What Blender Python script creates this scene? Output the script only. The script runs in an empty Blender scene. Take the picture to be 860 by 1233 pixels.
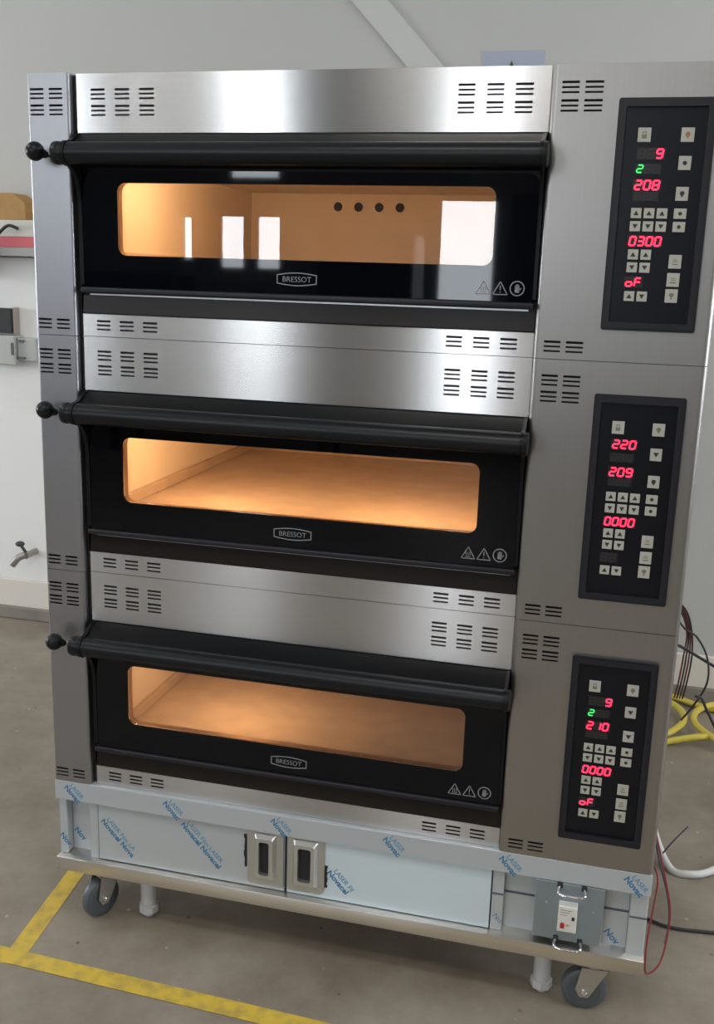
import bpy, bmesh, math, random
from mathutils import Vector, Matrix
random.seed(4)
S = bpy.context.scene
COL = S.collection

# ------------------------------------------------------------------ camera
B0 = 0.39            # height of the stand's top above the floor
W = 1.5              # width of the oven
P = 0.57063          # height of one deck
yaw, pitch, roll, FPX = -0.2405, -0.2286, 0.0315, 1219.9
yaw = math.atan2(-0.23198237, 0.94595886); pitch = math.asin(-0.22659657)
fw = Vector((-0.23198237, 0.94595886, -0.22659657))
rt = Vector((0.96904403, 0.24498065, 0.03062923))
up = Vector((-0.08448577, 0.21247662, 0.97350698))
cam_d = bpy.data.cameras.new('camera'); cam = bpy.data.objects.new('camera', cam_d); COL.objects.link(cam)
cam_d.sensor_fit = 'HORIZONTAL'; cam_d.sensor_width = 36.0; cam_d.lens = FPX * 36.0 / 860.0
cam_d.clip_start = 0.05; cam_d.clip_end = 200
M4 = Matrix(((rt.x, up.x, -fw.x, 1.31331), (rt.y, up.y, -fw.y, -2.16356), (rt.z, up.z, -fw.z, 1.29553 + B0), (0, 0, 0, 1)))
cam.matrix_world = M4
S.camera = cam

# ------------------------------------------------------------------ world, light, exposure
S.view_settings.view_transform = 'Standard'; S.view_settings.look = 'None'
S.view_settings.gamma = 1.0; S.view_settings.use_curve_mapping = False
S.view_settings.exposure = 0.0
S.cycles.use_denoising = True
S.cycles.max_bounces = 8
wd = bpy.data.worlds.new('World'); S.world = wd; wd.use_nodes = True
bgn = wd.node_tree.nodes['Background']; bgn.inputs[0].default_value = (0.90, 0.95, 1.0, 1); bgn.inputs[1].default_value = 16.0

RX0, RX1, RY0, RY1, RH = -6.0, 6.5, -9.0, 2.04, 4.6     # the hall
# windows in the wall behind the photographer: x0, x1, z0, z1
WINS = [(-5.6, -4.7, 2.85, 4.2), (-4.15, -3.98, 3.0, 3.9), (-3.02, -2.42, 2.7, 4.4), (-0.38, 0.12, 2.85, 3.9),
        (-3.60, -3.46, 1.80, 2.30), (-3.14, -2.83, 1.72, 2.32), (-2.70, -2.40, 1.72, 2.32), (-0.62, 0.0, 1.30, 2.52)]
ADDED_SIDE_WINS = [(-1.3, 0.9, 1.1, 2.9)]      # unseen, added to both side walls to brighten the steel edges: y0, y1, z0, z1

def area(name, loc, rot, sx, sy, power, color=(1, 1, 1), portal=False, spread=None):
    d = bpy.data.lights.new(name, 'AREA'); d.shape = 'RECTANGLE'; d.size = sx; d.size_y = sy
    d.energy = power; d.color = color
    if portal: d.cycles.is_portal = True
    if spread: d.spread = spread
    o = bpy.data.objects.new(name, d); COL.objects.link(o); o.location = loc; o.rotation_euler = rot
    return o
for i, (a, b, c, d) in enumerate(WINS):
    area('window_portal', ((a + b) / 2, RY0 - 0.02, (c + d) / 2), (math.radians(90), 0, 0), b - a, d - c, 10, portal=True)
for (y0, y1, z0, z1) in ADDED_SIDE_WINS:  # portals of the added side windows
    area('window_portal', (RX0 - .02, (y0 + y1) / 2, (z0 + z1) / 2), (0, math.radians(-90), 0), z1 - z0, y1 - y0, 10, portal=True)
    area('window_portal', (RX1 + .02, (y0 + y1) / 2, (z0 + z1) / 2), (0, math.radians(90), 0), z1 - z0, y1 - y0, 10, portal=True)
LAMPS = [(-2.6, -1.6), (0.6, -2.6), (3.6, -1.6), (-2.6, -6.2), (0.6, -6.2), (3.6, -6.2), (-3.6, 0.9), (3.9, 0.9)]
for (x, y) in LAMPS:
    area('ceiling_lamp_light', (x, y, RH - 0.32), (0, 0, 0), 1.3, 0.34, 30, (1.0, 0.97, 0.92))

# ------------------------------------------------------------------ materials
def nt(name):
    m = bpy.data.materials.new(name); m.use_nodes = True
    return m, m.node_tree, m.node_tree.nodes['Principled BSDF']
def setp(b, **k):
    N = {'col': 'Base Color', 'rough': 'Roughness', 'metal': 'Metallic', 'coat': 'Coat Weight', 'spec': 'Specular IOR Level',
         'aniso': 'Anisotropic', 'ec': 'Emission Color', 'es': 'Emission Strength', 'trans': 'Transmission Weight', 'crough': 'Coat Roughness'}
    for a, v in k.items():
        if a in ('col', 'ec') and len(v) == 3: v = (*v, 1)
        b.inputs[N[a]].default_value = v
def plain(name, col, rough=0.5, metal=0.0, noise=0.0, scale=40, **k):
    m, t, b = nt(name); setp(b, col=col, rough=rough, metal=metal, **k)
    if noise:
        n = t.nodes.new('ShaderNodeTexNoise'); n.inputs['Scale'].default_value = scale; n.inputs['Detail'].default_value = 5
        tc = t.nodes.new('ShaderNodeTexCoord'); t.links.new(tc.outputs['Object'], n.inputs['Vector'])
        r = t.nodes.new('ShaderNodeValToRGB')
        r.color_ramp.elements[0].position = 0.3; r.color_ramp.elements[1].position = 0.7
        r.color_ramp.elements[0].color = tuple(c * (1 - noise) for c in col[:3]) + (1,)
        r.color_ramp.elements[1].color = tuple(min(1, c * (1 + noise)) for c in col[:3]) + (1,)
        t.links.new(n.outputs['Fac'], r.inputs[0]); t.links.new(r.outputs[0], b.inputs['Base Color'])
    return m
def brushed(name, col, rough, axis, aniso=0.8, streak=0.05):
    """brushed steel; axis 'x' = grain along x, 'z' = grain upright"""
    m, t, b = nt(name); setp(b, col=col, rough=rough, metal=1.0, aniso=aniso)
    v = t.nodes.new('ShaderNodeCombineXYZ')
    v.inputs['Z' if axis == 'x' else 'X'].default_value = 1.0
    t.links.new(v.outputs[0], b.inputs['Tangent'])
    tc = t.nodes.new('ShaderNodeTexCoord'); mp = t.nodes.new('ShaderNodeMapping')
    mp.inputs['Scale'].default_value = (0.6, 200, 260) if axis == 'x' else (260, 200, 0.6)
    n = t.nodes.new('ShaderNodeTexNoise'); n.inputs['Scale'].default_value = 1.0; n.inputs['Detail'].default_value = 3
    t.links.new(tc.outputs['Object'], mp.inputs[0]); t.links.new(mp.outputs[0], n.inputs['Vector'])
    r = t.nodes.new('ShaderNodeValToRGB'); r.color_ramp.elements[0].position = 0.3; r.color_ramp.elements[1].position = 0.7
    r.color_ramp.elements[0].color = tuple(c * (1 - streak) for c in col) + (1,); r.color_ramp.elements[1].color = tuple(min(1, c * (1 + streak)) for c in col) + (1,)
    t.links.new(n.outputs['Fac'], r.inputs[0]); t.links.new(r.outputs[0], b.inputs['Base Color'])
    return m
def clearpane(name, tint=(1, 1, 1), f=1.5, rough=0.0, boost=1.0):
    m = bpy.data.materials.new(name); m.use_nodes = True; t = m.node_tree; t.nodes.clear()
    o = t.nodes.new('ShaderNodeOutputMaterial'); mx = t.nodes.new('ShaderNodeMixShader'); tr = t.nodes.new('ShaderNodeBsdfTransparent')
    tr.inputs[0].default_value = (*tint, 1); g = t.nodes.new('ShaderNodeBsdfGlossy'); g.inputs['Roughness'].default_value = rough
    fr = t.nodes.new('ShaderNodeFresnel'); fr.inputs['IOR'].default_value = f
    t.links.new(fr.outputs[0], mx.inputs[0]); t.links.new(tr.outputs[0], mx.inputs[1]); t.links.new(g.outputs[0], mx.inputs[2]); t.links.new(mx.outputs[0], o.inputs[0])
    return m
def emit(name, col, s):
    m, t, b = nt(name); setp(b, col=(0.02, 0.02, 0.02), ec=col, es=s, rough=0.4); return m

M = {}
M['steel_h'] = brushed('brushed steel, level grain', (0.56, 0.55, 0.54), 0.24, 'x', 1.0, 0.02)
M['steel_v'] = brushed('brushed steel, upright grain', (0.41, 0.395, 0.375), 0.40, 'z', 0.5, 0.02)
M['steel_cold'] = brushed('brushed steel, upright grain, side column', (0.41, 0.41, 0.43), 0.42, 'z', 0.5, 0.02)
M['steel_side'] = plain('sheet steel sides', (0.62, 0.62, 0.62), 0.38, 1.0)
M['shelf'] = brushed('shelf steel', (0.74, 0.71, 0.67), 0.33, 'x', 0.6, 0.02)
M['dark'] = plain('dark casing', (0.02, 0.02, 0.022), 0.7)
M['black'] = plain('black powder coat', (0.007, 0.0075, 0.009), 0.36, spec=0.2)
M['handle'] = plain('black satin handle', (0.010, 0.0115, 0.014), 0.33, spec=.27)
M['sill'] = plain('dark door sill', (0.020, 0.016, 0.014), 0.26, 0.0, spec=.15)
M['gloss'] = plain('black printed glass', (0.0015, 0.002, 0.004), 0.03, spec=0.28)
M['pane'] = clearpane('clear oven glass', (0.97, 0.96, 0.94), 1.5)
M['winpane'] = clearpane('window glass', (0.98, 0.99, 1.0), 1.45)
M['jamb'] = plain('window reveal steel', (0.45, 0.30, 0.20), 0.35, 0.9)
M['stone'] = plain('oven stone', (0.54, 0.42, 0.31), 0.85, noise=0.08, scale=14)
M['chamber'] = plain('chamber lining', (0.80, 0.70, 0.58), 0.6, noise=0.05, scale=6)
M['print'] = plain('grey print', (0.24, 0.25, 0.27), 0.5)
M['bezel'] = plain('control bezel', (0.014, 0.014, 0.020), 0.42, spec=.4)
M['membrane'] = plain('control membrane', (0.004, 0.005, 0.009), 0.30, spec=.35)
M['button'] = plain('button face', (0.50, 0.50, 0.44), 0.5)
M['glyph'] = plain('button glyph', (0.03, 0.03, 0.03), 0.5)
M['glyph_soft'] = plain('button glyph grey', (0.20, 0.20, 0.16), 0.5)
M['glyph_red'] = plain('button glyph red', (0.40, 0.16, 0.10), 0.5)
M['display'] = plain('display window', (0.018, 0.016, 0.018), 0.3)
M['red'] = emit('lit red segments', (1.0, 0.02, 0.07), 3.2)
M['redhot'] = emit('lit red segment cores', (1.0, 0.16, 0.22), 3.2)
M['green'] = emit('lit green segments', (0.04, 0.9, 0.16), 1.3)
M['ghost'] = plain('unlit segments', (0.035, 0.032, 0.035), 0.5)
M['redback'] = emit('display red face', (1.0, 0.0, 0.03), 0.30)
M['film'] = plain('protective film over steel', (0.54, 0.58, 0.61), 0.33, 0.22)
M['filmpale'] = plain('pale blue protective film', (0.70, 0.82, 0.89), 0.28, 0.10)
M['filmtext'] = plain('blue film print', (0.05, 0.22, 0.42), 0.5)
M['filmtext2'] = plain('light blue film print', (0.16, 0.36, 0.54), 0.5)
M['zinc'] = plain('cast pull handle', (0.66, 0.66, 0.64), 0.33, 0.85)
M['zincplate'] = plain('pull plate', (0.58, 0.58, 0.56), 0.42, 0.8)
M['plate'] = plain('grey electrical plate', (0.27, 0.32, 0.35), 0.35, 0.3)
M['chrome'] = plain('chrome', (0.85, 0.85, 0.86), 0.12, 1.0)
M['whiteplastic'] = plain('white plastic', (0.78, 0.77, 0.72), 0.4)
M['redplastic'] = plain('red plastic', (0.45, 0.03, 0.03), 0.4)
M['footpaint'] = plain('pale painted foot', (0.56, 0.56, 0.56), 0.45)
M['rubber'] = plain('grey rubber tyre', (0.085, 0.095, 0.105), 0.42)
M['hub'] = plain('wheel hub', (0.02, 0.022, 0.025), 0.35)
M['fork'] = plain('zinc fork', (0.52, 0.50, 0.46), 0.36, 0.85)

def wall_mat():
    m, t, b = nt('hall wall paint'); setp(b, rough=0.8)
    tc = t.nodes.new('ShaderNodeTexCoord'); n = t.nodes.new('ShaderNodeTexNoise'); n.inputs['Scale'].default_value = 0.9; n.inputs['Detail'].default_value = 4
    t.links.new(tc.outputs['Object'], n.inputs['Vector']); r = t.nodes.new('ShaderNodeValToRGB')
    r.color_ramp.elements[0].color = (0.47, 0.468, 0.445, 1); r.color_ramp.elements[1].color = (0.55, 0.548, 0.525, 1)
    t.links.new(n.outputs['Fac'], r.inputs[0]); t.links.new(r.outputs[0], b.inputs['Base Color']); return m
def floor_mat():
    m, t, b = nt('worn concrete floor'); setp(b, rough=0.5)
    tc = t.nodes.new('ShaderNodeTexCoord')
    n = t.nodes.new('ShaderNodeTexNoise'); n.inputs['Scale'].default_value = 3.0; n.inputs['Detail'].default_value = 12; n.inputs['Roughness'].default_value = 0.7
    t.links.new(tc.outputs['Object'], n.inputs['Vector']); r = t.nodes.new('ShaderNodeValToRGB')
    r.color_ramp.elements[0].position = 0.32; r.color_ramp.elements[1].position = 0.7
    r.color_ramp.elements[0].color = (0.175, 0.143, 0.106, 1); r.color_ramp.elements[1].color = (0.325, 0.285, 0.232, 1)
    t.links.new(n.outputs['Fac'], r.inputs[0])
    # small pale and dark specks
    v = t.nodes.new('ShaderNodeTexVoronoi'); v.inputs['Scale'].default_value = 17; t.links.new(tc.outputs['Object'], v.inputs['Vector'])
    lt = t.nodes.new('ShaderNodeMath'); lt.operation = 'LESS_THAN'; lt.inputs[1].default_value = 0.10; t.links.new(v.outputs['Distance'], lt.inputs[0])
    wn = t.nodes.new('ShaderNodeSeparateColor'); t.links.new(v.outputs['Color'], wn.inputs[0])
    g2 = t.nodes.new('ShaderNodeMath'); g2.operation = 'GREATER_THAN'; g2.inputs[1].default_value = 0.60; t.links.new(wn.outputs[0], g2.inputs[0])
    mu = t.nodes.new('ShaderNodeMath'); mu.operation = 'MULTIPLY'; t.links.new(lt.outputs[0], mu.inputs[0]); t.links.new(g2.outputs[0], mu.inputs[1])
    spc = t.nodes.new('ShaderNodeMix'); spc.data_type = 'RGBA'; spc.inputs[6].default_value = (0.10, 0.08, 0.06, 1); spc.inputs[7].default_value = (0.45, 0.42, 0.36, 1)
    t.links.new(wn.outputs[1], spc.inputs[0])
    mx = t.nodes.new('ShaderNodeMix'); mx.data_type = 'RGBA'; t.links.new(mu.outputs[0], mx.inputs[0]); t.links.new(r.outputs[0], mx.inputs[6]); t.links.new(spc.outputs[2], mx.inputs[7])
    t.links.new(mx.outputs[2], b.inputs['Base Color'])
    rr = t.nodes.new('ShaderNodeMapRange'); rr.inputs['To Min'].default_value = 0.38; rr.inputs['To Max'].default_value = 0.62
    t.links.new(n.outputs['Fac'], rr.inputs['Value']); t.links.new(rr.outputs[0], b.inputs['Roughness'])
    return m
def tape_mat():
    m, t, b = nt('yellow floor tape'); setp(b, rough=0.45)
    tc = t.nodes.new('ShaderNodeTexCoord'); n = t.nodes.new('ShaderNodeTexNoise'); n.inputs['Scale'].default_value = 26; n.inputs['Detail'].default_value = 7
    t.links.new(tc.outputs['Object'], n.inputs['Vector']); r = t.nodes.new('ShaderNodeValToRGB')
    r.color_ramp.elements[0].position = 0.34; r.color_ramp.elements[1].position = 0.56
    r.color_ramp.elements[0].color = (0.46, 0.33, 0.07, 1); r.color_ramp.elements[1].color = (0.66, 0.46, 0.055, 1)
    t.links.new(n.outputs['Fac'], r.inputs[0]); t.links.new(r.outputs[0], b.inputs['Base Color']); return m
M['wall'] = wall_mat(); M['floor'] = floor_mat(); M['tape'] = tape_mat()
M['ceiling'] = plain('ceiling panels', (0.62, 0.62, 0.60), 0.85)
M['farwall'] = plain('far hall wall', (0.30, 0.30, 0.31), 0.85)
M['paler_band'] = plain('paler sloping band', (0.57, 0.57, 0.55), 0.8)

# ------------------------------------------------------------------ mesh helpers
def poly_obj(name, bm, mats, parent=None, smooth=None):
    bmesh.ops.recalc_face_normals(bm, faces=bm.faces[:])
    me = bpy.data.meshes.new(name); bm.to_mesh(me); bm.free()
    for m in (mats if isinstance(mats, (list, tuple)) else [mats]): me.materials.append(M[m] if isinstance(m, str) else m)
    if smooth:
        for p in me.polygons: p.use_smooth = True
        try: me.set_sharp_from_angle(angle=math.radians(smooth))
        except Exception: pass
    o = bpy.data.objects.new(name, me); COL.objects.link(o)
    if parent: o.parent = parent
    return o
def new(): return bmesh.new()
def box(bm, x0, x1, y0, y1, z0, z1, mi=0, bev=0.0, seg=2):
    vs = [bm.verts.new(c) for c in ((x0, y0, z0), (x1, y0, z0), (x1, y1, z0), (x0, y1, z0), (x0, y0, z1), (x1, y0, z1), (x1, y1, z1), (x0, y1, z1))]
    fs = []
    for f in ((0, 3, 2, 1), (4, 5, 6, 7), (0, 1, 5, 4), (1, 2, 6, 5), (2, 3, 7, 6), (3, 0, 4, 7)):
        fc = bm.faces.new([vs[i] for i in f]); fc.material_index = mi; fs.append(fc)
    if bev:
        es = list({e for f in fs for e in f.edges})
        r = bmesh.ops.bevel(bm, geom=es, offset=bev, segments=seg, profile=0.5, affect='EDGES')
        for f in r['faces']: f.material_index = mi
    return vs
def prism(bm, pts, y0, y1, mi=0):
    """polygon in (x, z) extruded from y0 to y1"""
    a = [bm.verts.new((x, y0, z)) for x, z in pts]; b = [bm.verts.new((x, y1, z)) for x, z in pts]
    n = len(pts)
    bm.faces.new(a).material_index = mi; bm.faces.new(b[::-1]).material_index = mi
    for i in range(n):
        bm.faces.new((a[i], a[(i + 1) % n], b[(i + 1) % n], b[i])).material_index = mi
def prism_x(bm, pts, x0, x1, mi=0, caps=True):
    """polygon in (y, z) extruded from x0 to x1"""
    a = [bm.verts.new((x0, y, z)) for y, z in pts]; b = [bm.verts.new((x1, y, z)) for y, z in pts]
    n = len(pts)
    if caps: bm.faces.new(a).material_index = mi; bm.faces.new(b[::-1]).material_index = mi
    for i in range(n):
        bm.faces.new((a[i], a[(i + 1) % n], b[(i + 1) % n], b[i])).material_index = mi
def prism_z(bm, pts, z0, z1, mi=0, caps=True):
    a = [bm.verts.new((x, y, z0)) for x, y in pts]; b = [bm.verts.new((x, y, z1)) for x, y in pts]
    n = len(pts)
    if caps: bm.faces.new(a).material_index = mi; bm.faces.new(b[::-1]).material_index = mi
    for i in range(n):
        bm.faces.new((a[i], a[(i + 1) % n], b[(i + 1) % n], b[i])).material_index = mi
def rr(x0, x1, z0, z1, r, n=8):
    if not isinstance(r, (list, tuple)): r = [r] * 4      # bottom-left, bottom-right, top-right, top-left
    out = []
    for (cx, cz, rad, a0) in ((x0 + r[0], z0 + r[0], r[0], 180), (x1 - r[1], z0 + r[1], r[1], 270), (x1 - r[2], z1 - r[2], r[2], 0), (x0 + r[3], z1 - r[3], r[3], 90)):
        for k in range(n + 1):
            a = math.radians(a0 + 90 * k / n); out.append((cx + rad * math.cos(a), cz + rad * math.sin(a)))
    return out
def ring(bm, outer, inner, y0, y1, mi=0, mi_in=None):
    """plate with a hole: outlines of equal length in (x, z)"""
    if mi_in is None: mi_in = mi
    n = len(outer)
    L = [[bm.verts.new((x, y, z)) for x, z in pl] for pl, y in ((outer, y0), (inner, y0), (outer, y1), (inner, y1))]
    for i in range(n):
        j = (i + 1) % n
        for f, k in (((L[0][i], L[0][j], L[1][j], L[1][i]), mi), ((L[2][i], L[3][i], L[3][j], L[2][j]), mi), ((L[0][i], L[2][i], L[2][j], L[0][j]), mi), ((L[1][i], L[1][j], L[3][j], L[3][i]), mi_in)):
            try: bm.faces.new(f).material_index = k
            except ValueError: pass
def sheet(bm, x0, x1, z0, z1, holes, y, depth, mi=0, mi_rim=None):
    """sheet with rectangular holes facing -y, with thickness"""
    if mi_rim is None: mi_rim = mi
    xs = sorted({x0, x1, *[v for h in holes for v in h[:2]]}); zs = sorted({z0, z1, *[v for h in holes for v in h[2:]]})
    xs = [v for v in xs if x0 <= v <= x1]; zs = [v for v in zs if z0 <= v <= z1]
    solid = {}
    for i in range(len(xs) - 1):
        for j in range(len(zs) - 1):
            cx = (xs[i] + xs[i + 1]) / 2; cz = (zs[j] + zs[j + 1]) / 2
            solid[i, j] = not any(h[0] < cx < h[1] and h[2] < cz < h[3] for h in holes)
    V = {}
    def v(i, j, k):
        if (i, j, k) not in V: V[i, j, k] = bm.verts.new((xs[i], y + k * depth, zs[j]))
        return V[i, j, k]
    for (i, j), s in solid.items():
        if not s: continue
        bm.faces.new((v(i, j, 0), v(i + 1, j, 0), v(i + 1, j + 1, 0), v(i, j + 1, 0))).material_index = mi
        bm.faces.new((v(i, j, 1), v(i, j + 1, 1), v(i + 1, j + 1, 1), v(i + 1, j, 1))).material_index = mi
        for (di, dj, a, b) in ((-1, 0, (i, j), (i, j + 1)), (1, 0, (i + 1, j), (i + 1, j + 1)), (0, -1, (i, j), (i + 1, j)), (0, 1, (i, j + 1), (i + 1, j + 1))):
            if not solid.get((i + di, j + dj), False):
                bm.faces.new((v(*a, 0), v(*b, 0), v(*b, 1), v(*a, 1))).material_index = mi_rim
def frame_of(d):
    d = d.normalized(); a = Vector((0, 0, 1)) if abs(d.z) < 0.9 else Vector((1, 0, 0))
    u = d.cross(a).normalized(); return u, d.cross(u).normalized()
def cyl(bm, p0, p1, r0, r1=None, n=20, mi=0, caps=True):
    r1 = r0 if r1 is None else r1; p0 = Vector(p0); p1 = Vector(p1); u, w = frame_of(p1 - p0)
    A = []; Bv = []
    for k in range(n):
        c, s = math.cos(2 * math.pi * k / n), math.sin(2 * math.pi * k / n)
        A.append(bm.verts.new(p0 + (u * c + w * s) * r0)); Bv.append(bm.verts.new(p1 + (u * c + w * s) * r1))
    for k in range(n): bm.faces.new((A[k], A[(k + 1) % n], Bv[(k + 1) % n], Bv[k])).material_index = mi
    if caps: bm.faces.new(A[::-1]).material_index = mi; bm.faces.new(Bv).material_index = mi
def lathe(bm, prof, o, axis, n=28, mi=0):
    """prof: list of (radius, distance along axis)"""
    o = Vector(o); axis = Vector(axis).normalized(); u, w = frame_of(axis); rows = []
    for r, d in prof:
        rows.append([bm.verts.new(o + axis * d + (u * math.cos(2 * math.pi * k / n) + w * math.sin(2 * math.pi * k / n)) * max(r, 1e-5)) for k in range(n)])
    for a, b in zip(rows, rows[1:]):
        for k in range(n): bm.faces.new((a[k], a[(k + 1) % n], b[(k + 1) % n], b[k])).material_index = mi
    bm.faces.new(rows[0][::-1]).material_index = mi; bm.faces.new(rows[-1]).material_index = mi
def smooth_path(pts, sub=8, closed=False):
    pts = [Vector(p) for p in pts]; out = []; n = len(pts)
    for i in range(n - 1):
        p0 = pts[max(i - 1, 0)]; p1 = pts[i]; p2 = pts[i + 1]; p3 = pts[min(i + 2, n - 1)]
        for k in range(sub):
            t = k / sub
            out.append(0.5 * ((2 * p1) + (-p0 + p2) * t + (2 * p0 - 5 * p1 + 4 * p2 - p3) * t * t + (-p0 + 3 * p1 - 3 * p2 + p3) * t ** 3))
    out.append(pts[-1]); return out
def tube(bm, pts, r, n=10, sub=8, mi=0):
    path = smooth_path(pts, sub) if sub > 1 else [Vector(p) for p in pts]; rows = []; u = None
    for i, p in enumerate(path):
        d = (path[min(i + 1, len(path) - 1)] - path[max(i - 1, 0)]).normalized()
        if u is None: u, w = frame_of(d)
        else: u = (u - d * u.dot(d)).normalized(); w = d.cross(u)
        rows.append([bm.verts.new(p + (u * math.cos(2 * math.pi * k / n) + w * math.sin(2 * math.pi * k / n)) * r) for k in range(n)])
    for a, b in zip(rows, rows[1:]):
        for k in range(n): bm.faces.new((a[k], a[(k + 1) % n], b[(k + 1) % n], b[k])).material_index = mi
    bm.faces.new(rows[0][::-1]).material_index = mi; bm.faces.new(rows[-1]).material_index = mi
def ball(bm, c, r, mi=0, sx=1, sy=1, sz=1):
    res = bmesh.ops.create_uvsphere(bm, u_segments=24, v_segments=14, radius=r)
    for v in res['verts']: v.co = Vector((v.co.x * sx, v.co.y * sy, v.co.z * sz)) + Vector(c)
    for f in {f for v in res['verts'] for f in v.link_faces}: f.material_index = mi
def text_into(bm, s, size, org, ang, y, mi=0, align='LEFT', depth=0.0004, bold=0.0, sx=1.0):
    """letters laid in the x-z plane facing -y"""
    c = bpy.data.curves.new('t', 'FONT'); c.body = s; c.size = size; c.align_x = align; c.resolution_u = 3; c.offset = bold
    o = bpy.data.objects.new('t', c); COL.objects.link(o)
    dg = bpy.context.evaluated_depsgraph_get(); me = bpy.data.meshes.new_from_object(o.evaluated_get(dg))
    ca, sa = math.cos(ang), math.sin(ang)
    for v in me.vertices:
        x, z = v.co.x * sx, v.co.y
        v.co = Vector((org[0] + x * ca - z * sa, y, org[1] + x * sa + z * ca))
    for f in me.polygons: f.material_index = mi
    bm.from_mesh(me)
    bpy.data.objects.remove(o); bpy.data.curves.remove(c); bpy.data.meshes.remove(me)
def bar2(bm, p, q, w, y0, y1, mi=0):
    """stroke in the x-z plane from p to q"""
    p = Vector((p[0], p[1])); q = Vector((q[0], q[1])); d = (q - p).normalized(); nrm = Vector((-d.y, d.x)) * w / 2
    prism(bm, [tuple(p + nrm), tuple(p - nrm), tuple(q - nrm), tuple(q + nrm)], y0, y1, mi)
def empty(name, loc, label, cat, group=None):
    o = bpy.data.objects.new(name, None); COL.objects.link(o); o.location = loc; o.empty_display_size = 0.1
    o['label'] = label; o['category'] = cat
    if group: o['group'] = group
    return o
def tag(o, label, cat, group=None):
    o['label'] = label; o['category'] = cat
    if group: o['group'] = group
    return o
def struct(name, bm, mats, **k):
    o = poly_obj(name, bm, mats, **k); o['kind'] = 'structure'; return o

# ------------------------------------------------------------------ the hall
bm = new(); box(bm, RX0, RX1, RY0, RY1 + 0.1, -0.1, 0.0); struct('floor', bm, 'floor')
bm = new(); box(bm, RX0, RX1, RY0, RY1 + 0.1, RH, RH + 0.1); struct('ceiling', bm, 'ceiling')
bm = new(); box(bm, RX0 - 0.1, RX1 + 0.1, RY1, RY1 + 0.1, 0, RH); struct('wall_back', bm, 'wall')
def side_wall(name, xa, xb):
    bm = new(); (y0, y1, z0, z1) = ADDED_SIDE_WINS[0]
    box(bm, xa, xb, RY0, y0, 0, RH); box(bm, xa, xb, y1, RY1, 0, RH); box(bm, xa, xb, y0, y1, 0, z0); box(bm, xa, xb, y0, y1, z1, RH); struct(name, bm, 'farwall')
side_wall('wall_left', RX0 - .1, RX0); side_wall('wall_right', RX1, RX1 + .1)
for i, xc in enumerate((RX0 - .05, RX1 + .05)):
    (y0, y1, z0, z1) = ADDED_SIDE_WINS[0]; bm = new()
    for ya, yb, za, zb_ in ((y0, y0 + .04, z0, z1), (y1 - .04, y1, z0, z1), (y0 + .04, y1 - .04, z0, z0 + .04), (y0 + .04, y1 - .04, z1 - .04, z1), ((y0 + y1) / 2 - .02, (y0 + y1) / 2 + .02, z0 + .04, z1 - .04)): box(bm, xc - .02, xc + .02, ya, yb, za, zb_)
    f = struct('window_%d' % (20 + i), bm, plain('added side window frame', (0.5, 0.5, 0.5), 0.5))  # frame of an added, unseen side window
    bm = new(); box(bm, xc - .004, xc + .004, y0 + .02, y1 - .02, z0 + .02, z1 - .02); poly_obj('window_pane', bm, 'winpane', f)
bm = new(); sheet(bm, RX0 - 0.1, RX1 + 0.1, 0, RH, WINS, RY0 - 0.12, 0.12); struct('wall_front', bm, 'farwall')
for i, (a, b, c, d) in enumerate(WINS):
    bm = new(); ring(bm, rr(a, b, c, d, 0.001, 1), rr(a + .02, b - .02, c + .02, d - .02, 0.001, 1), RY0 - .09, RY0 - .03, 0)
    f = struct('window_%d' % (i + 1), bm, plain('window frame', (0.5, 0.5, 0.5), 0.5))
    bm = new(); box(bm, a + .015, b - .015, RY0 - .064, RY0 - .056, c + .015, d - .015); poly_obj('window_pane', bm, 'winpane', f)
# skirting and a sloping band slightly paler than the wall behind the oven
bm = new(); box(bm, RX0, RX1, RY1 - .022, RY1, 0.062, 0.20, 0, .004); struct('baseboard_back', bm, plain('pale skirting', (0.72, 0.67, 0.60), 0.5))
bm = new(); box(bm, RX0, RX1, RY1 - .03, RY1, 0, 0.062, 0, .006); struct('trim_1', bm, plain('floor coving', (0.25, 0.22, 0.19), 0.6, noise=.15, scale=8))
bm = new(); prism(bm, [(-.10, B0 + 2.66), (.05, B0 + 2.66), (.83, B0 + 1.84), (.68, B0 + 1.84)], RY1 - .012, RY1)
bmesh.ops.bevel(bm, geom=bm.edges[:], offset=.004, segments=3, affect='EDGES'); struct('trim_2', bm, 'paler_band', smooth=40)
bm = new(); box(bm, RX0 + .01, -.35, RY1 - .012, RY1, .2005, B0 + 1.33, 0, .002); struct('trim_3', bm, plain('white lower wall', (.82, .81, .79), .5))  # thin paler sheet over the lower left part of the wall

for (x, y) in LAMPS:
    r = empty('ceiling_lamp', (x, y, RH), 'long ceiling lamp %s, %s' % ('near the window wall' if y < -5 else ('over the back wall' if y > 0 else 'over the space before the ovens'), 'left of the ovens' if x < 0 else ('in the middle of its row' if x < 2 else 'right of the ovens')), 'lamp', 'ceiling lamps of the hall')
    bm = new(); box(bm, -.7, .7, -.2, .2, -.30, -.22, 0, .01); box(bm, -.5, -.48, -.01, .01, -.22, 0); box(bm, .48, .5, -.01, .01, -.22, 0); poly_obj('housing', bm, plain('lamp housing', (.6, .6, .6), .5), r)
    bm = new(); box(bm, -.66, .66, -.17, .17, -.315, -.302); poly_obj('diffuser', bm, emit('lamp diffuser', (1, .97, .92), 2.5), r)

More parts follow.
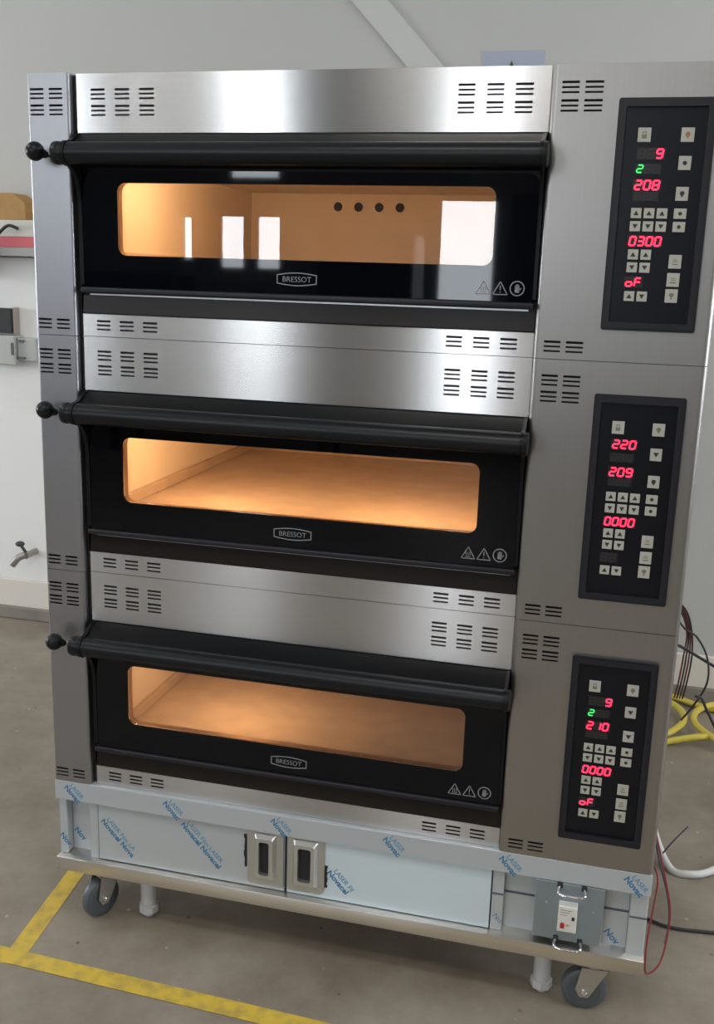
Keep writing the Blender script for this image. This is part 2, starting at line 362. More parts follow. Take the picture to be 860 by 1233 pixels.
# ------------------------------------------------------------------ one deck of the oven (local: x 0..W, front face y=0, z 0..P)
DC = -.014                       # front of the side columns
X1, X2 = 0.103, 1.1515           # inner edges of the columns
FX0, FX1 = 0.1145, 1.1505        # ends of the middle front sheets
SL = 0.0048
def slots(xs, zs): return [(a, b, z - (SL if i % 3 == 0 else SL * .8) / 2, z + (SL if i % 3 == 0 else SL * .8) / 2) for a, b in xs for i, z in enumerate(zs)]
UP = (.5360, .5265, .5172, .5020, .4925, .4832); LO = (.035, .0255, .016)
MIDX = [(.149, .183), (.207, .241), (.265, .300), (.966, 1.000), (1.024, 1.058), (1.081, 1.116)]
LX = [(.008, .041), (.054, .087)]; RX = [(1.1725, 1.206), (1.217, 1.252)]

def column(name, xa, xb, sl, mat, root):
    bm = new(); r = .012 if xa > 1 else .007; h = P - .0012
    sheet(bm, xa + r, xb - r, 0, h, slots(sl, UP + LO), DC, .0012, 0)
    def arc(cx, a0):   # rounded upright edges and the returns behind them
        return [(cx + r * math.cos(math.radians(a0 + 15 * k)), DC + r - r * -math.sin(math.radians(a0 + 15 * k))) for k in range(7)]
    L = [(xa + r - r * math.sin(math.radians(15 * k)), DC + r - r * math.cos(math.radians(15 * k))) for k in range(7)] + [(xa, .06), (xa + .0012, .06)]
    L += [(xa + r - (r - .0012) * math.sin(math.radians(15 * k)), DC + r - (r - .0012) * math.cos(math.radians(15 * k))) for k in range(6, -1, -1)]
    Rr = [(xa + xb - x, y) for x, y in L]
    prism_z(bm, L, 0, h); prism_z(bm, Rr, 0, h)
    return poly_obj(name, bm, mat, root, smooth=30)

SEG = {'0': 'abcdef', '1': 'bc', '2': 'abged', '5': 'afgcd', '6': 'afgedc', '8': 'abcdefg', '9': 'abcdfg', 'o': 'gcde', 'F': 'aefg', '3': 'abgcd', 'c': 'ged', ' ': ''}
def digits(bm, s, x0, z0, w, h, y, lit=1, ghost=2, n=None):
    n = len(s); pw = w / n; th = h * .13
    for i, ch in enumerate(s):
        dx0 = x0 + i * pw + pw * .14; dw = pw * .66; zb, zm, zt = z0 + h * .1, z0 + h * .5, z0 + h * .9
        sk = lambda z: (z - z0) * .14
        pts = {'a': ((dx0, zt), (dx0 + dw, zt)), 'g': ((dx0, zm), (dx0 + dw, zm)), 'd': ((dx0, zb), (dx0 + dw, zb)), 'f': ((dx0, zm), (dx0, zt)), 'e': ((dx0, zb), (dx0, zm)), 'b': ((dx0 + dw, zm), (dx0 + dw, zt)), 'c': ((dx0 + dw, zb), (dx0 + dw, zm))}
        for k, (p, q) in pts.items():
            on = k in SEG[ch]
            p = Vector((p[0] + sk(p[1]), p[1])); q = Vector((q[0] + sk(q[1]), q[1])); d = (q - p) * .07
            bar2(bm, p + d, q - d, th * (1.25 if on else .8), y - (.0006 if on else .0003), y, lit if on else ghost)

def glyph(bm, kind, x, z, s, y):
    if kind == 'up': prism(bm, [(x - s, z - s * .8), (x + s, z - s * .8), (x, z + s * .9)], y - .0004, y, 1)
    elif kind == 'down': prism(bm, [(x - s, z + s * .8), (x, z - s * .9), (x + s, z + s * .8)], y - .0004, y, 1)
    elif kind == 'lamp': prism(bm, [(x + s * .8 * math.cos(a * .7854), z + s * .15 + s * .8 * math.sin(a * .7854)) for a in range(8)], y - .0004, y, 1); box(bm, x - s * .3, x + s * .3, y - .0004, y, z - s, z - s * .6, 1)
    elif kind == 'dot': prism(bm, [(x + s * .75 * math.cos(a * .7854), z + s * .75 * math.sin(a * .7854)) for a in range(8)], y - .0004, y, 1)
    elif kind == 'lock':
        box(bm, x - s * .7, x + s * .7, y - .0004, y, z - s, z, 2); bar2(bm, (x - s * .45, z), (x - s * .45, z + s * .8), s * .25, y - .0004, y, 2); bar2(bm, (x + s * .45, z), (x + s * .45, z + s * .8), s * .25, y - .0004, y, 2); bar2(bm, (x - s * .55, z + s * .85), (x + s * .55, z + s * .85), s * .25, y - .0004, y, 2)
    elif kind == 'tray':
        bar2(bm, (x - s * .8, z - s * .7), (x + s * .8, z - s * .7), s * .3, y - .0004, y, 2); bar2(bm, (x - s * .6, z), (x + s * .6, z), s * .2, y - .0004, y, 2); bar2(bm, (x - s * .6, z + s * .5), (x + s * .6, z + s * .5), s * .2, y - .0004, y, 2)
    elif kind == 'timer':
        prism(bm, [(x + s * .7 * math.cos(a * .7854), z + s * .3 + s * .55 * math.sin(a * .7854)) for a in range(8)], y - .0004, y, 2); box(bm, x - s * .2, x + s * .2, y - .0004, y, z - s, z, 2)

def make_deck(k, label, shows, damper_label=None):
    root = empty('deck_oven', (0, 0, B0 + k * P), label, 'oven', 'stacked baking decks')
    # --- steel skin and dark inner casing
    bm = new(); D = 1.05; h = P - .0012
    box(bm, 0, .0015, .0605, D, 0, h); box(bm, W - .0015, W, .0605, D, 0, h); box(bm, .0016, W - .0016, .0605, D, h - .0015, h); box(bm, 0, W, D + .0005, D + .002, 0, h)
    poly_obj('outer_casing', bm, 'steel_side', root)
    bm = new()
    box(bm, .004, .105, .012, D - .002, .001, h - .002); box(bm, 1.156, W - .004, .012, D - .002, .001, h - .002)
    box(bm, .1055, 1.1550, .006, D - .002, .455, h - .002); box(bm, .1055, 1.1550, .006, D - .002, .001, .048)
    box(bm, .1055, 1.1550, .955, D - .002, .0485, .4545)
    poly_obj('inner_casing', bm, 'dark', root)
    # --- columns
    column('side_column', 0, X1, LX, 'steel_cold', root)
    cc = column('control_column', X2, W, RX, 'steel_v', root)
    # --- middle front sheets
    bm = new(); sheet(bm, FX0, FX1, .4455, h, slots(MIDX, UP), 0, .0015); box(bm, FX0, FX1, .0015, .006, .4455, .447); poly_obj('upper_front_panel', bm, 'steel_h', root)
    bm = new(); sheet(bm, FX0, FX1, 0, .0505, slots(MIDX, LO), 0, .0015); box(bm, FX0, FX1, .0015, .006, .0490, .0505); poly_obj('lower_front_panel', bm, 'steel_h', root)
    # --- baking chamber
    bm = new(); cx0, cx1, cy0, cy1, cz0, cz1 = .188, 1.082, .0195, .925, .165, .395
    box(bm, cx0 - .02, cx1 + .02, cy0, cy1 + .02, cz0 - .03, cz0, 0)
    box(bm, cx0 - .02, cx0, cy0, cy1 + .02, cz0 + .0005, cz1, 1); box(bm, cx1, cx1 + .02, cy0, cy1 + .02, cz0 + .0005, cz1, 1)
    box(bm, cx0 + .0005, cx1 - .0005, cy1, cy1 + .02, cz0 + .0005, cz1, 1); box(bm, cx0 - .02, cx1 + .02, cy0, cy1 + .02, cz1 + .0005, cz1 + .02, 1)
    box(bm, cx0, cx0 + .014, cy0 + .01, cy1 - .005, cz0 + .0005, cz0 + .026, 0, .002); box(bm, cx1 - .014, cx1, cy0 + .01, cy1 - .005, cz0 + .0005, cz0 + .026, 0, .002)
    box(bm, cx0 + .015, cx1 - .015, cy1 - .012, cy1 - .001, cz0 + .0005, cz0 + .02, 0, .002)
    for i in range(4):
        x = .468 + .0638 * i
        lathe(bm, [(.0165, 0), (.0185, .001), (.0165, .003), (.0135, .003)], (x, cy1 - .0001, .357), (0, -1, 0), 20, 1); lathe(bm, [(.0135, 0), (.0135, .0008)], (x, cy1 - .003, .357), (0, -1, 0), 20, 2)
    poly_obj('baking_chamber', bm, ['stone', 'chamber', 'dark'], root)
    for (lx, ly, lz, pw) in LAMPSETS[k]:
        d = bpy.data.lights.new('chamber_light', 'POINT'); d.energy = pw; d.color = (1.0, 0.60, 0.30); d.shadow_soft_size = .012
        o = bpy.data.objects.new('chamber_light', d); COL.objects.link(o); o.parent = root; o.location = (lx, ly, lz)
    # --- door
    door_bm = new()
    wo = rr(.210, 1.058, .181, .342, .022); ox = rr(.1175, 1.1495, .112, .4455, .0005)
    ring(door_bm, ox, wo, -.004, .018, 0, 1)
    # ledge under the glass and the hood over it
    box(door_bm, .1175, 1.1495, .004, .018, .052, .1115, 2)
    prism_x(door_bm, [(.004, .052), (-.004, .053), (.0, .092), (.004, .092)], .1175, 1.1495, 2)
    prism_x(door_bm, [(-.0045, .4430), (-.0045, .372), (-.018, .376), (-.052, .382), (-.060, .398), (-.054, .416), (-.022, .436)], .126, 1.142, 0)
    box(door_bm, .135, 1.135, -.0022, .0030, .0940, .0975, 3)  # steel strip added in place of a bright reflected line under the rail
    # end plates carrying the handle
    prof = []
    hz, hy, hr = .3965, -.062, .0265
    prof.append((-.0045, .4440)); prof.append((-.016, .4425)); prof.append((-.05, .4245))
    for a in range(100, 281, 15): prof.append((hy + hr * math.cos(math.radians(a)), hz + hr * math.sin(math.radians(a))))
    prof += [(-.040, .362), (-.027, .347), (-.018, .325), (-.0125, .295), (-.011, .20), (-.0105, .118), (-.0045, .112)]
    prism_x(door_bm, prof, .1165, .1255); prism_x(door_bm, prof, 1.1425, 1.1500)
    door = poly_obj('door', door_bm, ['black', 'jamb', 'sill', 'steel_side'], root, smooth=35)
    bm = new(); lathe(bm, [(.019, 0), (.0235, .0015), (.0250, .006), (.0250, .014), (.0238, .015), (.0238, 1.054), (.0250, 1.055), (.0250, 1.062), (.0240, 1.067), (.018, 1.0685)], (.0905, hy, hz), (1, 0, 0), 32)
    poly_obj('handle', bm, 'handle', door, smooth=35)
    bm = new(); ring(bm, rr(.127, 1.1415, .1125, .366, [.003, .003, .022, .022]), rr(.2125, 1.0555, .1835, .3395, .020), -.0105, -.0045, 0); poly_obj('glass_panel', bm, 'gloss', door)
    bm = new(); ring(bm, rr(.2115, 1.0565, .1825, .3405, .0205), rr(.2155, 1.0525, .1865, .3365, .019), -.0108, -.0103, 0)
    bm.free()
    bm = new(); prism(bm, rr(.2127, 1.0553, .1837, .3393, .0198), -.0100, -.0060); poly_obj('window_pane', bm, 'pane', door)
    bm = new(); box(bm, .1195, 1.1450, -.0185, -.0005, .0985, .1115, 0, .0035, 3); poly_obj('bottom_rail', bm, 'bezel', door, smooth=40)
    # --- maker's mark
    bm = new(); x0, x1, zc = .589, .680, .1435; hh = .0145; y = -.0106
    def barrel(x0, x1, zc, he, hm, n=14):
        o = [];
        for i in range(n + 1):
            t = i / n; o.append((x0 + (x1 - x0) * t, zc - he - (hm - he) * math.sin(math.pi * t)))
        for i in range(n + 1):
            t = 1 - i / n; o.append((x0 + (x1 - x0) * t, zc + he + (hm - he) * math.sin(math.pi * t)))
        return o
    ring(bm, barrel(x0, x1, zc, .0098, hh), barrel(x0 + .0022, x1 - .0022, zc, .0078, hh - .0022), y - .0005, y)
    text_into(bm, "BRESSOT", .0165, ((x0 + x1) / 2, zc - .0057), 0, y - .0004, align='CENTER', sx=1.0)
    poly_obj('maker_emblem', bm, 'print', door)
    # --- warning symbols
    bm = new(); w = .0021
    for cx in (1.0405, 1.0752):
        a, b, c = (cx - .0150, .1265), (cx + .0150, .1265), (cx, .1525)
        for p, q in ((a, b), (b, c), (c, a)): bar2(bm, p, q, w, y - .0005, y)
    for dx in (-.0045, 0, .0045):
        pts = [(1.0405 + dx + .0012 * math.sin(i * 1.6), .1325 + i * .0022) for i in range(5)]
        for p, q in zip(pts, pts[1:]): bar2(bm, p, q, .0014, y - .0005, y)
    bar2(bm, (1.0345, .1303), (1.0465, .1303), .0014, y - .0005, y)
    bar2(bm, (1.0752, .1355), (1.0752, .1445), .0020, y - .0005, y); bar2(bm, (1.0752, .1305), (1.0752, .1325), .0022, y - .0005, y)
    C = (1.1100, .1395); N = 36
    circ = lambda r: [(C[0] + r * math.cos(2 * math.pi * i / N), C[1] + r * math.sin(2 * math.pi * i / N)) for i in range(N)]
    ring(bm, circ(.0155), circ(.0132), y - .0005, y)
    prism(bm, rr(C[0] - .0048, C[0] + .0048, C[1] - .0085, C[1] + .0015, .002, 3), y - .0005, y)
    for i, l in enumerate((.0062, .0085, .0085, .0066)): bar2(bm, (C[0] - .0036 + i * .0024, C[1]), (C[0] - .0036 + i * .0024, C[1] + l), .0019, y - .0005, y)
    bar2(bm, (C[0] + .003, C[1] - .005), (C[0] + .0085, C[1] + .001), .0022, y - .0005, y)
    poly_obj('warning_symbols', bm, 'print', door)
    # --- damper knob with its rod
    bm = new(); ball(bm, (.0435, -.062, .4000), .0208); lathe(bm, [(.0095, 0), (.0095, .004), (.006, .012)], (.057, -.054, .3965), (.75, .55, -.25), 16); kn = poly_obj('damper_knob', bm, 'handle', root, smooth=50)
    bm = new(); cyl(bm, (.054, -.054, .397), (.092, DC - .0002, .382), .0028, n=12); lathe(bm, [(.008, 0), (.008, .003)], (.092, DC, .382), (0, -1, 0), 18); poly_obj('rod', bm, 'zinc' if k == 0 else 'hub', kn, smooth=40)
    # --- control panel
    px0, px1, pz0, pz1 = 1.2835, 1.4655, .064, .505; by = DC - .011
    bm = new(); prism(bm, rr(px0 + .004, px1 - .004, pz0 + .004, pz1 - .004, .004, 4), DC - .0035, DC - .0004, 1)
    ring(bm, rr(px0, px1, pz0, pz1, .005, 4), rr(px0 + .005, px1 - .005, pz0 + .005, pz1 - .005, .004, 4), DC - .008, DC - .0004, 0)
    o1 = rr(px0 + .0045, px1 - .0045, pz0 + .0045, pz1 - .0045, .004, 4); i1 = rr(px0 + .0150, px1 - .0150, pz0 + .0165, pz1 - .0165, .002, 4)
    ring(bm, o1, i1, by, DC - .0034, 0)
    pn = poly_obj('control_panel', bm, ['bezel', 'membrane'], root, smooth=30)
    my = DC - .0036
    def button(x, z, w, h, kind, s=.0052, mats=None):
        bm = new(); box(bm, x - w / 2, x + w / 2, my - .0016, my - .0001, z - h / 2, z + h / 2, 0, .0006, 1); glyph(bm, kind, x, z, s, my - .0016); poly_obj('button', bm, mats or ['button', 'glyph', 'glyph_soft'], pn)
    button(1.3360, .4375, .0245, .0265, 'lock', .0065); button(1.4165, .4375, .0245, .0265, 'lamp', .006, ['button', 'glyph_red' if k == 2 else 'glyph_soft', 'glyph_soft'])
    button(1.4160, .3860, .0235, .0260, 'dot' if k == 2 else 'down', .0058); button(1.4165, .3290, .0235, .0260, 'down' if k == 0 else 'lamp', .0058)
    for x in (1.3335, 1.3580, 1.3825): button(x, .2920, .0200, .0195, 'up'); button(x, .2670, .0200, .0195, 'down')
    button(1.4165, .2920, .0235, .0195, 'dot', .005); button(1.4165, .2670, .0235, .0195, 'dot', .005)
    for x in (1.3345, 1.3590): button(x, .2130, .0200, .0195, 'up'); button(x, .1880, .0200, .0195, 'down')
    button(1.3340, .1320, .0200, .0195, 'up'); button(1.3585, .1320, .0200, .0195, 'down')
    button(1.4160, .2010, .0240, .0265, 'tray', .007); button(1.4155, .1660, .0240, .0265, 'tray', .007); button(1.4150, .1350, .0240, .0265, 'timer', .007)
    for (txt, lit, x, z, w, h) in ((shows[0], 'red', 1.3255, .3930, .050, .020), (shows[1], 'green', 1.3250, .3665, .045, .017), (shows[2], 'red', 1.3235, .3345, .050, .0205), (shows[3], 'red', 1.3250, .3160, .045, .0155), (shows[4], 'red', 1.3225, .2285, .0640, .0205), (shows[5], 'red', 1.3225, .1500, .0330, .0195)):
        on = txt.strip() != ''
        bm = new(); box(bm, x - .001, x + w + .003, my - .0006, my - .0001, z - .001, z + h + .001, 0)
        digits(bm, txt, x, z, w, h, my - .0006)
        poly_obj('display', bm, ['display', lit, 'ghost'], pn)
    return root

LAMPSETS = {2: [(.42, .12, .376, 4.0)], 1: [(.42, .10, .376, 2.7), (.86, .10, .376, 2.5)], 0: [(.46, .12, .376, 1.6)]}
make_deck(0, 'bottom deck of the steel oven stack, showing 210, resting on the film-covered stand', ['  9', '2  ', '210', '   ', '0000', 'oF'])
make_deck(1, 'middle deck of the steel oven stack, showing 220 and 209, with brightly lit window', ['220', '   ', '209', '   ', '0000', '  '])
make_deck(2, 'top deck of the steel oven stack, its glass reflecting the hall windows, showing 208', ['  9', '2  ', '208', '   ', '0300', 'oF'])

# ------------------------------------------------------------------ the stand (heights from the floor)
ST = empty('oven_stand', (0, 0, 0), 'low steel stand on castors covered in blue-printed protective film under the ovens', 'stand')
def zb(v): return B0 + v
ANG = math.atan2(-.216, .203)
def film_text(bm, x, z, y, L, mi=1, full=True):
    """one diagonal band of film print starting at (x, z), L long"""
    n = Vector((-math.sin(ANG), math.cos(ANG))); t = Vector((math.cos(ANG), math.sin(ANG))); k = int(L / .0121)
    text_into(bm, ("Novacel Novacel Novacel")[:k].strip(), .0205, Vector((x, z)) - n * .014, ANG, y - .0003, 1, sx=1.05, bold=.0007)
    if k >= 5: text_into(bm, ("LASER Film LASER Film LASER")[:k + 1].strip(), .0175, Vector((x, z)) + n * .0035 + t * .006, ANG, y - .0003, 2, bold=.0004)
# top band
bm = new(); box(bm, 0, W, DC, DC + .002, zb(-.0535), zb(-.0005), 0, .0008, 1); box(bm, .001, W - .001, DC + .0025, 1.0, zb(-.012), zb(-.001), 0)
for x, L in ((.036, .072), (.313, .066), (.600, .066), (.884, .072), (1.163, .072), (1.447, .062)): film_text(bm, x, zb(-.010), DC, L)
poly_obj('top_rail', bm, ['film', 'filmtext', 'filmtext2'], ST)
# carcass
bm = new()
box(bm, .002, .0235, 0, .03, zb(-.218), zb(-.054), 0, .002); box(bm, .090, .1135, .000, .04, zb(-.218), zb(-.054), 0, .002)
box(bm, .0237, .0898, .030, .032, zb(-.218), zb(-.054), 0)
text_into(bm, "Nov", .022, (.000, zb(-.168)), ANG, -.0004, 1, bold=.0006); text_into(bm, "Nov", .022, (.026, zb(-.165)), ANG, .0296, 1, bold=.0006)
box(bm, .002, .004, .0305, 1.0, zb(-.218), zb(-.013), 0)
poly_obj('left_end_frame', bm, ['film', 'filmtext'], ST)
bm = new()
box(bm, 1.142, 1.170, 0, .04, zb(-.218), zb(-.054), 0, .002); box(bm, 1.458, 1.498, 0, .04, zb(-.232), zb(-.054), 0, .003)
box(bm, 1.1705, 1.4575, .022, .024, zb(-.218), zb(-.054), 0)
box(bm, 1.143, 1.1695, -.0018, .0004, zb(-.122), zb(-.1185), 1); box(bm, 1.1705, 1.4575, .0195, .0219, zb(-.125), zb(-.1205), 1); box(bm, 1.459, 1.497, -.0018, .0004, zb(-.122), zb(-.1185), 1)
box(bm, 1.496, 1.498, .041, 1.0, zb(-.218), zb(-.013), 0)
text_into(bm, "No", .020, (1.146, zb(-.180)), ANG, -.0004, 2); text_into(bm, "Nov", .024, (1.405, zb(-.185)), ANG, .0216, 2, bold=.0006)
poly_obj('right_end_frame', bm, ['film', plain('grey strap', (.10, .12, .15), .5), 'filmtext'], ST)
bm = new(); box(bm, .004, 1.496, .998, 1.0, zb(-.218), zb(-.013)); poly_obj('rear_panel', bm, 'steel_side', ST)
# cabinet doors with cast pulls
def cab_door(x0, x1, mat, texts, pull_x, side):
    bm = new(); box(bm, x0, x1, -.002, .016, zb(-.2155), zb(-.0545), 0, .0012, 1)
    for x, z, L in texts: film_text(bm, x, zb(z), -.002, L)
    d = poly_obj('cabinet_door', bm, [mat, 'filmtext', 'filmtext2'], ST)
    bm = new(); r = .016
    pa, pb = pull_x
    rad = [r if side < 0 else .003, r if side > 0 else .003, r if side > 0 else .003, r if side < 0 else .003]
    prism(bm, rr(pa, pb, zb(-.204), zb(-.050), rad, 5), -.0075, -.0021, 1)
    ca, cb = (pa + .018, pb - .018) if side < 0 else (pa + .015, pb - .016)
    zl, zh = zb(-.187), zb(-.060)
    # sloping raised frame round the slot
    n = 4; rows = [rr(ca, cb, zl, zh, .004, n), rr(ca + .007, cb - .007, zl + .009, zh - .009, .004, n), rr(ca + .016, cb - .016, zl + .018, zh - .018, .006, n)]
    ys = [-.0076, -.021, -.021]; V = [[bm.verts.new((x, yy, z)) for x, z in pl] for pl, yy in zip(rows, ys)]
    V.append([bm.verts.new((x, -.0078, z)) for x, z in rows[2]])
    for a, b in zip(V, V[1:]):
        for i in range(len(a)): j = (i + 1) % len(a); bm.faces.new((a[i], a[j], b[j], b[i])).material_index = 0
    bm.faces.new(V[-1]).material_index = 2
    poly_obj('pull_handle', bm, ['zinc', 'zincplate', 'dark'], d)
    return d
cab_door(.1155, .6250, 'film', [(.132, -.097, .150), (.356, -.068, .205)], (.529, .6235), -1)
cab_door(.6320, 1.1390, 'filmpale', [(.745, -.133, .105)], (.6335, .7300), 1)
# torn film scraps stuck at the outer edges of the pulls
for grp in (((.522, -.085, .012), (.5205, -.105, .015), (.5215, -.125, .015), (.520, -.150, .014)), ((.7345, -.135, .010), (.7350, -.152, .012), (.7345, -.170, .010))):
    bm = new(); z1 = grp[0][1] + .012; z0 = grp[-1][1] - .012; sg = 1 if grp[0][0] > .6 else -1; pl_ = []; n = 16; xb = grp[0][0] - sg * .004
    for i in range(n + 1): pl_.append((xb + sg * (.004 + .0035 * random.random()), zb(z0 + (z1 - z0) * i / n)))
    pl_ += [(xb, zb(z1)), (xb, zb(z0))]
    prism(bm, pl_, -.006, -.0022); poly_obj('film_scrap', bm, 'dark', ST)
# electrical plate with breaker and two bow handles
bm = new(); box(bm, 1.2430, 1.4000, -.014, -.010, zb(-.2045), zb(-.0555), 0, .001, 1); box(bm, 1.25, 1.39, -.0099, .0205, zb(-.19), zb(-.07), 1)
for x, z in ((1.270, -.110), (1.378, -.118)): lathe(bm, [(.0035, 0), (.003, .0015)], (x, -.0141, zb(z)), (0, -1, 0), 12, 2)
pl = poly_obj('switch_plate', bm, ['plate', 'dark', 'chrome'], ST)
for z in (-.070, -.2085):
    bm = new(); z = zb(z)
    box(bm, 1.292, 1.304, -.020, -.0142, z - .006 + .010, z + .006 + .010, 1, .001, 1); box(bm, 1.347, 1.359, -.020, -.0142, z + .004, z + .016, 1, .001, 1)
    tube(bm, [(1.298, -.016, z + .009), (1.295, -.034, z + .004), (1.303, -.041, z), (1.325, -.042, z - .001), (1.348, -.041, z), (1.356, -.034, z + .004), (1.353, -.016, z + .009)], .0034, 10, 6, 0)
    poly_obj('bow_handle', bm, ['chrome', 'dark'], pl, smooth=50)
bm = new(); box(bm, 1.2990, 1.3420, -.040, -.0142, zb(-.164), zb(-.099), 0, .002, 2); box(bm, 1.3305, 1.3365, -.0435, -.0405, zb(-.130), zb(-.122), 1, .0008, 1)
box(bm, 1.3055, 1.3150, -.0445, -.0405, zb(-.153), zb(-.1395), 2, .001, 1)
for i, (a, b) in enumerate(((1.304, 1.330), (1.304, 1.326), (1.304, 1.320))): box(bm, a, b, -.0403, -.0401, zb(-.108 - .006 * i) - .0008, zb(-.108 - .006 * i) + .0008, 3)
box(bm, 1.318, 1.326, -.0403, -.0401, zb(-.148), zb(-.143), 4)
poly_obj('circuit_breaker', bm, ['whiteplastic', 'dark', 'redplastic', 'print', plain('pale red print', (.7, .35, .3), .5)], pl)
# shelf
bm = new(); box(bm, 0, W, -.022, 1.0, zb(-.2560), zb(-.2185), 0, .0025, 2); poly_obj('bottom_shelf', bm, 'shelf', ST, smooth=40)
# castors and levelling feet
def caster(cx, cy, ang, toward):
    hz = B0 - .2565; R = .0535; bm = new()
    box(bm, cx - .042, cx + .042, cy - .034, cy + .034, hz - .004, hz, 0, .001, 1)
    lathe(bm, [(.026, 0), (.028, .006), (.022, .014), (.018, .016)], (cx, cy, hz - .004), (0, 0, -1), 22, 0)
    a = Vector((math.cos(ang), math.sin(ang), 0)); f = Vector((-a.y, a.x, 0))       # a = axle, f = rolling direction
    wc = Vector((cx, cy, R)) + f * toward
    for s in (-1, 1):
        top = Vector((cx, cy, hz - .018)); o = a * (s * .0205); pts = []
        for u_, z_ in ((-.030, 0), (.030, 0), (toward + .021, R + .006 - (hz - .018)), (toward + .010, R - .014 - (hz - .018)), (toward - .010, R - .014 - (hz - .018)), (toward - .021, R + .006 - (hz - .018))): pts.append(top + f * u_ + Vector((0, 0, z_)) + o)
        A = [bm.verts.new(p) for p in pts]; Bq = [bm.verts.new(p + a * (s * .0025)) for p in pts]
        bm.faces.new(A); bm.faces.new(Bq[::-1])
        for i in range(6): bm.faces.new((A[i], A[(i + 1) % 6], Bq[(i + 1) % 6], Bq[i]))
        lathe(bm, [(.0075, 0), (.0075, .003), (.0045, .006)], wc + a * (s * .0232), a * s, 14, 1)
    pts = [Vector((cx, cy, hz - .018)) + f * u_ + a * v_ for u_, v_ in ((-.030, -.023), (.030, -.023), (.030, .023), (-.030, .023))]
    A = [bm.verts.new(p) for p in pts]; Bq = [bm.verts.new(p + Vector((0, 0, .003))) for p in pts]; bm.faces.new(A); bm.faces.new(Bq[::-1])
    for i in range(4): bm.faces.new((A[i], A[(i + 1) % 4], Bq[(i + 1) % 4], Bq[i]))
    k = poly_obj('caster', bm, ['fork', 'chrome'], ST, smooth=35)
    bm = new(); t = .0155
    lathe(bm, [(.036, -t), (R - .008, -t), (R - .002, -t * .75), (R, -t * .3), (R, t * .3), (R - .002, t * .75), (R - .008, t), (.036, t)], wc, a, 40, 0)
    lathe(bm, [(.010, -t * 1.05), (.012, -t * .6), (.030, -t * .6), (.0365, -t * 1.02), (.0365, t * 1.02), (.030, t * .6), (.012, t * .6), (.010, t * 1.05)], wc, a, 40, 1)
    poly_obj('wheel', bm, ['rubber', 'hub'], k, smooth=40)
caster(.116, .030, math.radians(-26), -.020); caster(1.392, .016, math.radians(-86), -.020); caster(.12, .90, math.radians(20), .012); caster(1.38, .90, math.radians(60), .012)
for (x, y) in ((.232, .045), (1.272, .045), (.232, .93), (1.272, .93)):
    bm = new(); lathe(bm, [(.021, 0), (.021, .0975)], (x, y, B0 - .2565), (0, 0, -1), 28)
    lathe(bm, [(.0215, 0), (.0265, .002), (.0265, .020), (.023, .0245), (.012, .025)], (x, y, B0 - .2565 - .0985), (0, 0, -1), 8)
    lathe(bm, [(.012, 0), (.012, .0095)], (x, y, .0098), (0, 0, -1), 12)
    poly_obj('levelling_foot', bm, 'footpaint', ST, smooth=35)

# ------------------------------------------------------------------ floor tape
def strip(name, pts, w, label, z):
    bm = new(); path = [Vector((*p, 0)) for p in pts]; L = []; R = []
    for i, p in enumerate(path):
        d = (path[min(i + 1, len(path) - 1)] - path[max(i - 1, 0)]).normalized(); n = Vector((-d.y, d.x, 0)) * w / 2; L.append(p + n); R.append(p - n)
    v = [[bm.verts.new(q + Vector((0, 0, h))) for q in s] for s in (L, R) for h in (z, z + .0006)]
    for i in range(len(path) - 1):
        bm.faces.new((v[1][i], v[1][i + 1], v[3][i + 1], v[3][i])); bm.faces.new((v[0][i], v[2][i], v[2][i + 1], v[0][i + 1]))
        bm.faces.new((v[0][i], v[0][i + 1], v[1][i + 1], v[1][i])); bm.faces.new((v[2][i], v[3][i], v[3][i + 1], v[2][i + 1]))
    for i in (0, len(path) - 1): bm.faces.new((v[0][i], v[1][i], v[3][i], v[2][i]))
    tag(poly_obj(name, bm, 'tape'), label, 'tape', 'yellow floor markings')
strip('floor_tape', [(-.07, .95), (-.052, .17), (-.01, -.238)], .052, 'yellow floor tape running back past the left castor', .0003)
strip('floor_tape', [(-.12, -.208), (.40, -.226), (1.0, -.246), (3.0, -.30)], .052, 'yellow floor tape running across in front of the oven', .0012)

# ------------------------------------------------------------------ things on the wall at the left
YW = RY1
bm = new(); box(bm, -2.2, -1.0, YW - .16, YW, zb(1.335), zb(1.372), 0, .003); box(bm, -1.60, -1.58, YW - .13, YW - .001, zb(1.27), zb(1.334), 0); box(bm, -1.9, -1.88, YW - .13, YW - .001, zb(1.27), zb(1.334), 0)
tag(poly_obj('wall_shelf', bm, plain('grey shelf', (.36, .36, .34), .5)), 'grey wall shelf at left carrying the red-banded tray and cardboard box', 'shelf')
bm = new(); box(bm, -1.75, -1.05, YW - .15, YW - .01, zb(1.4175), zb(1.487), 0, .002); box(bm, -1.76, -1.04, YW - .155, YW - .005, zb(1.3725), zb(1.417), 1, .002)
tag(poly_obj('storage_tray', bm, [plain('pale tray', (.60, .60, .54), .5), plain('red band', (.62, .13, .15), .5)]), 'pale tray with a red lower band on the grey wall shelf', 'tray')
bm = new(); prism(bm, [(-1.62, zb(1.4875)), (-1.20, zb(1.4875)), (-1.20, zb(1.560)), (-1.262, zb(1.600)), (-1.62, zb(1.600))], YW - .14, YW - .02)
bmesh.ops.bevel(bm, geom=bm.edges[:], offset=.002, segments=1, affect='EDGES')
bmf = poly_obj('cardboard_box', bm, plain('brown cardboard', (.42, .24, .08), .75, noise=.1, scale=20)); tag(bmf, 'brown cardboard box on top of the pale tray at left', 'box')
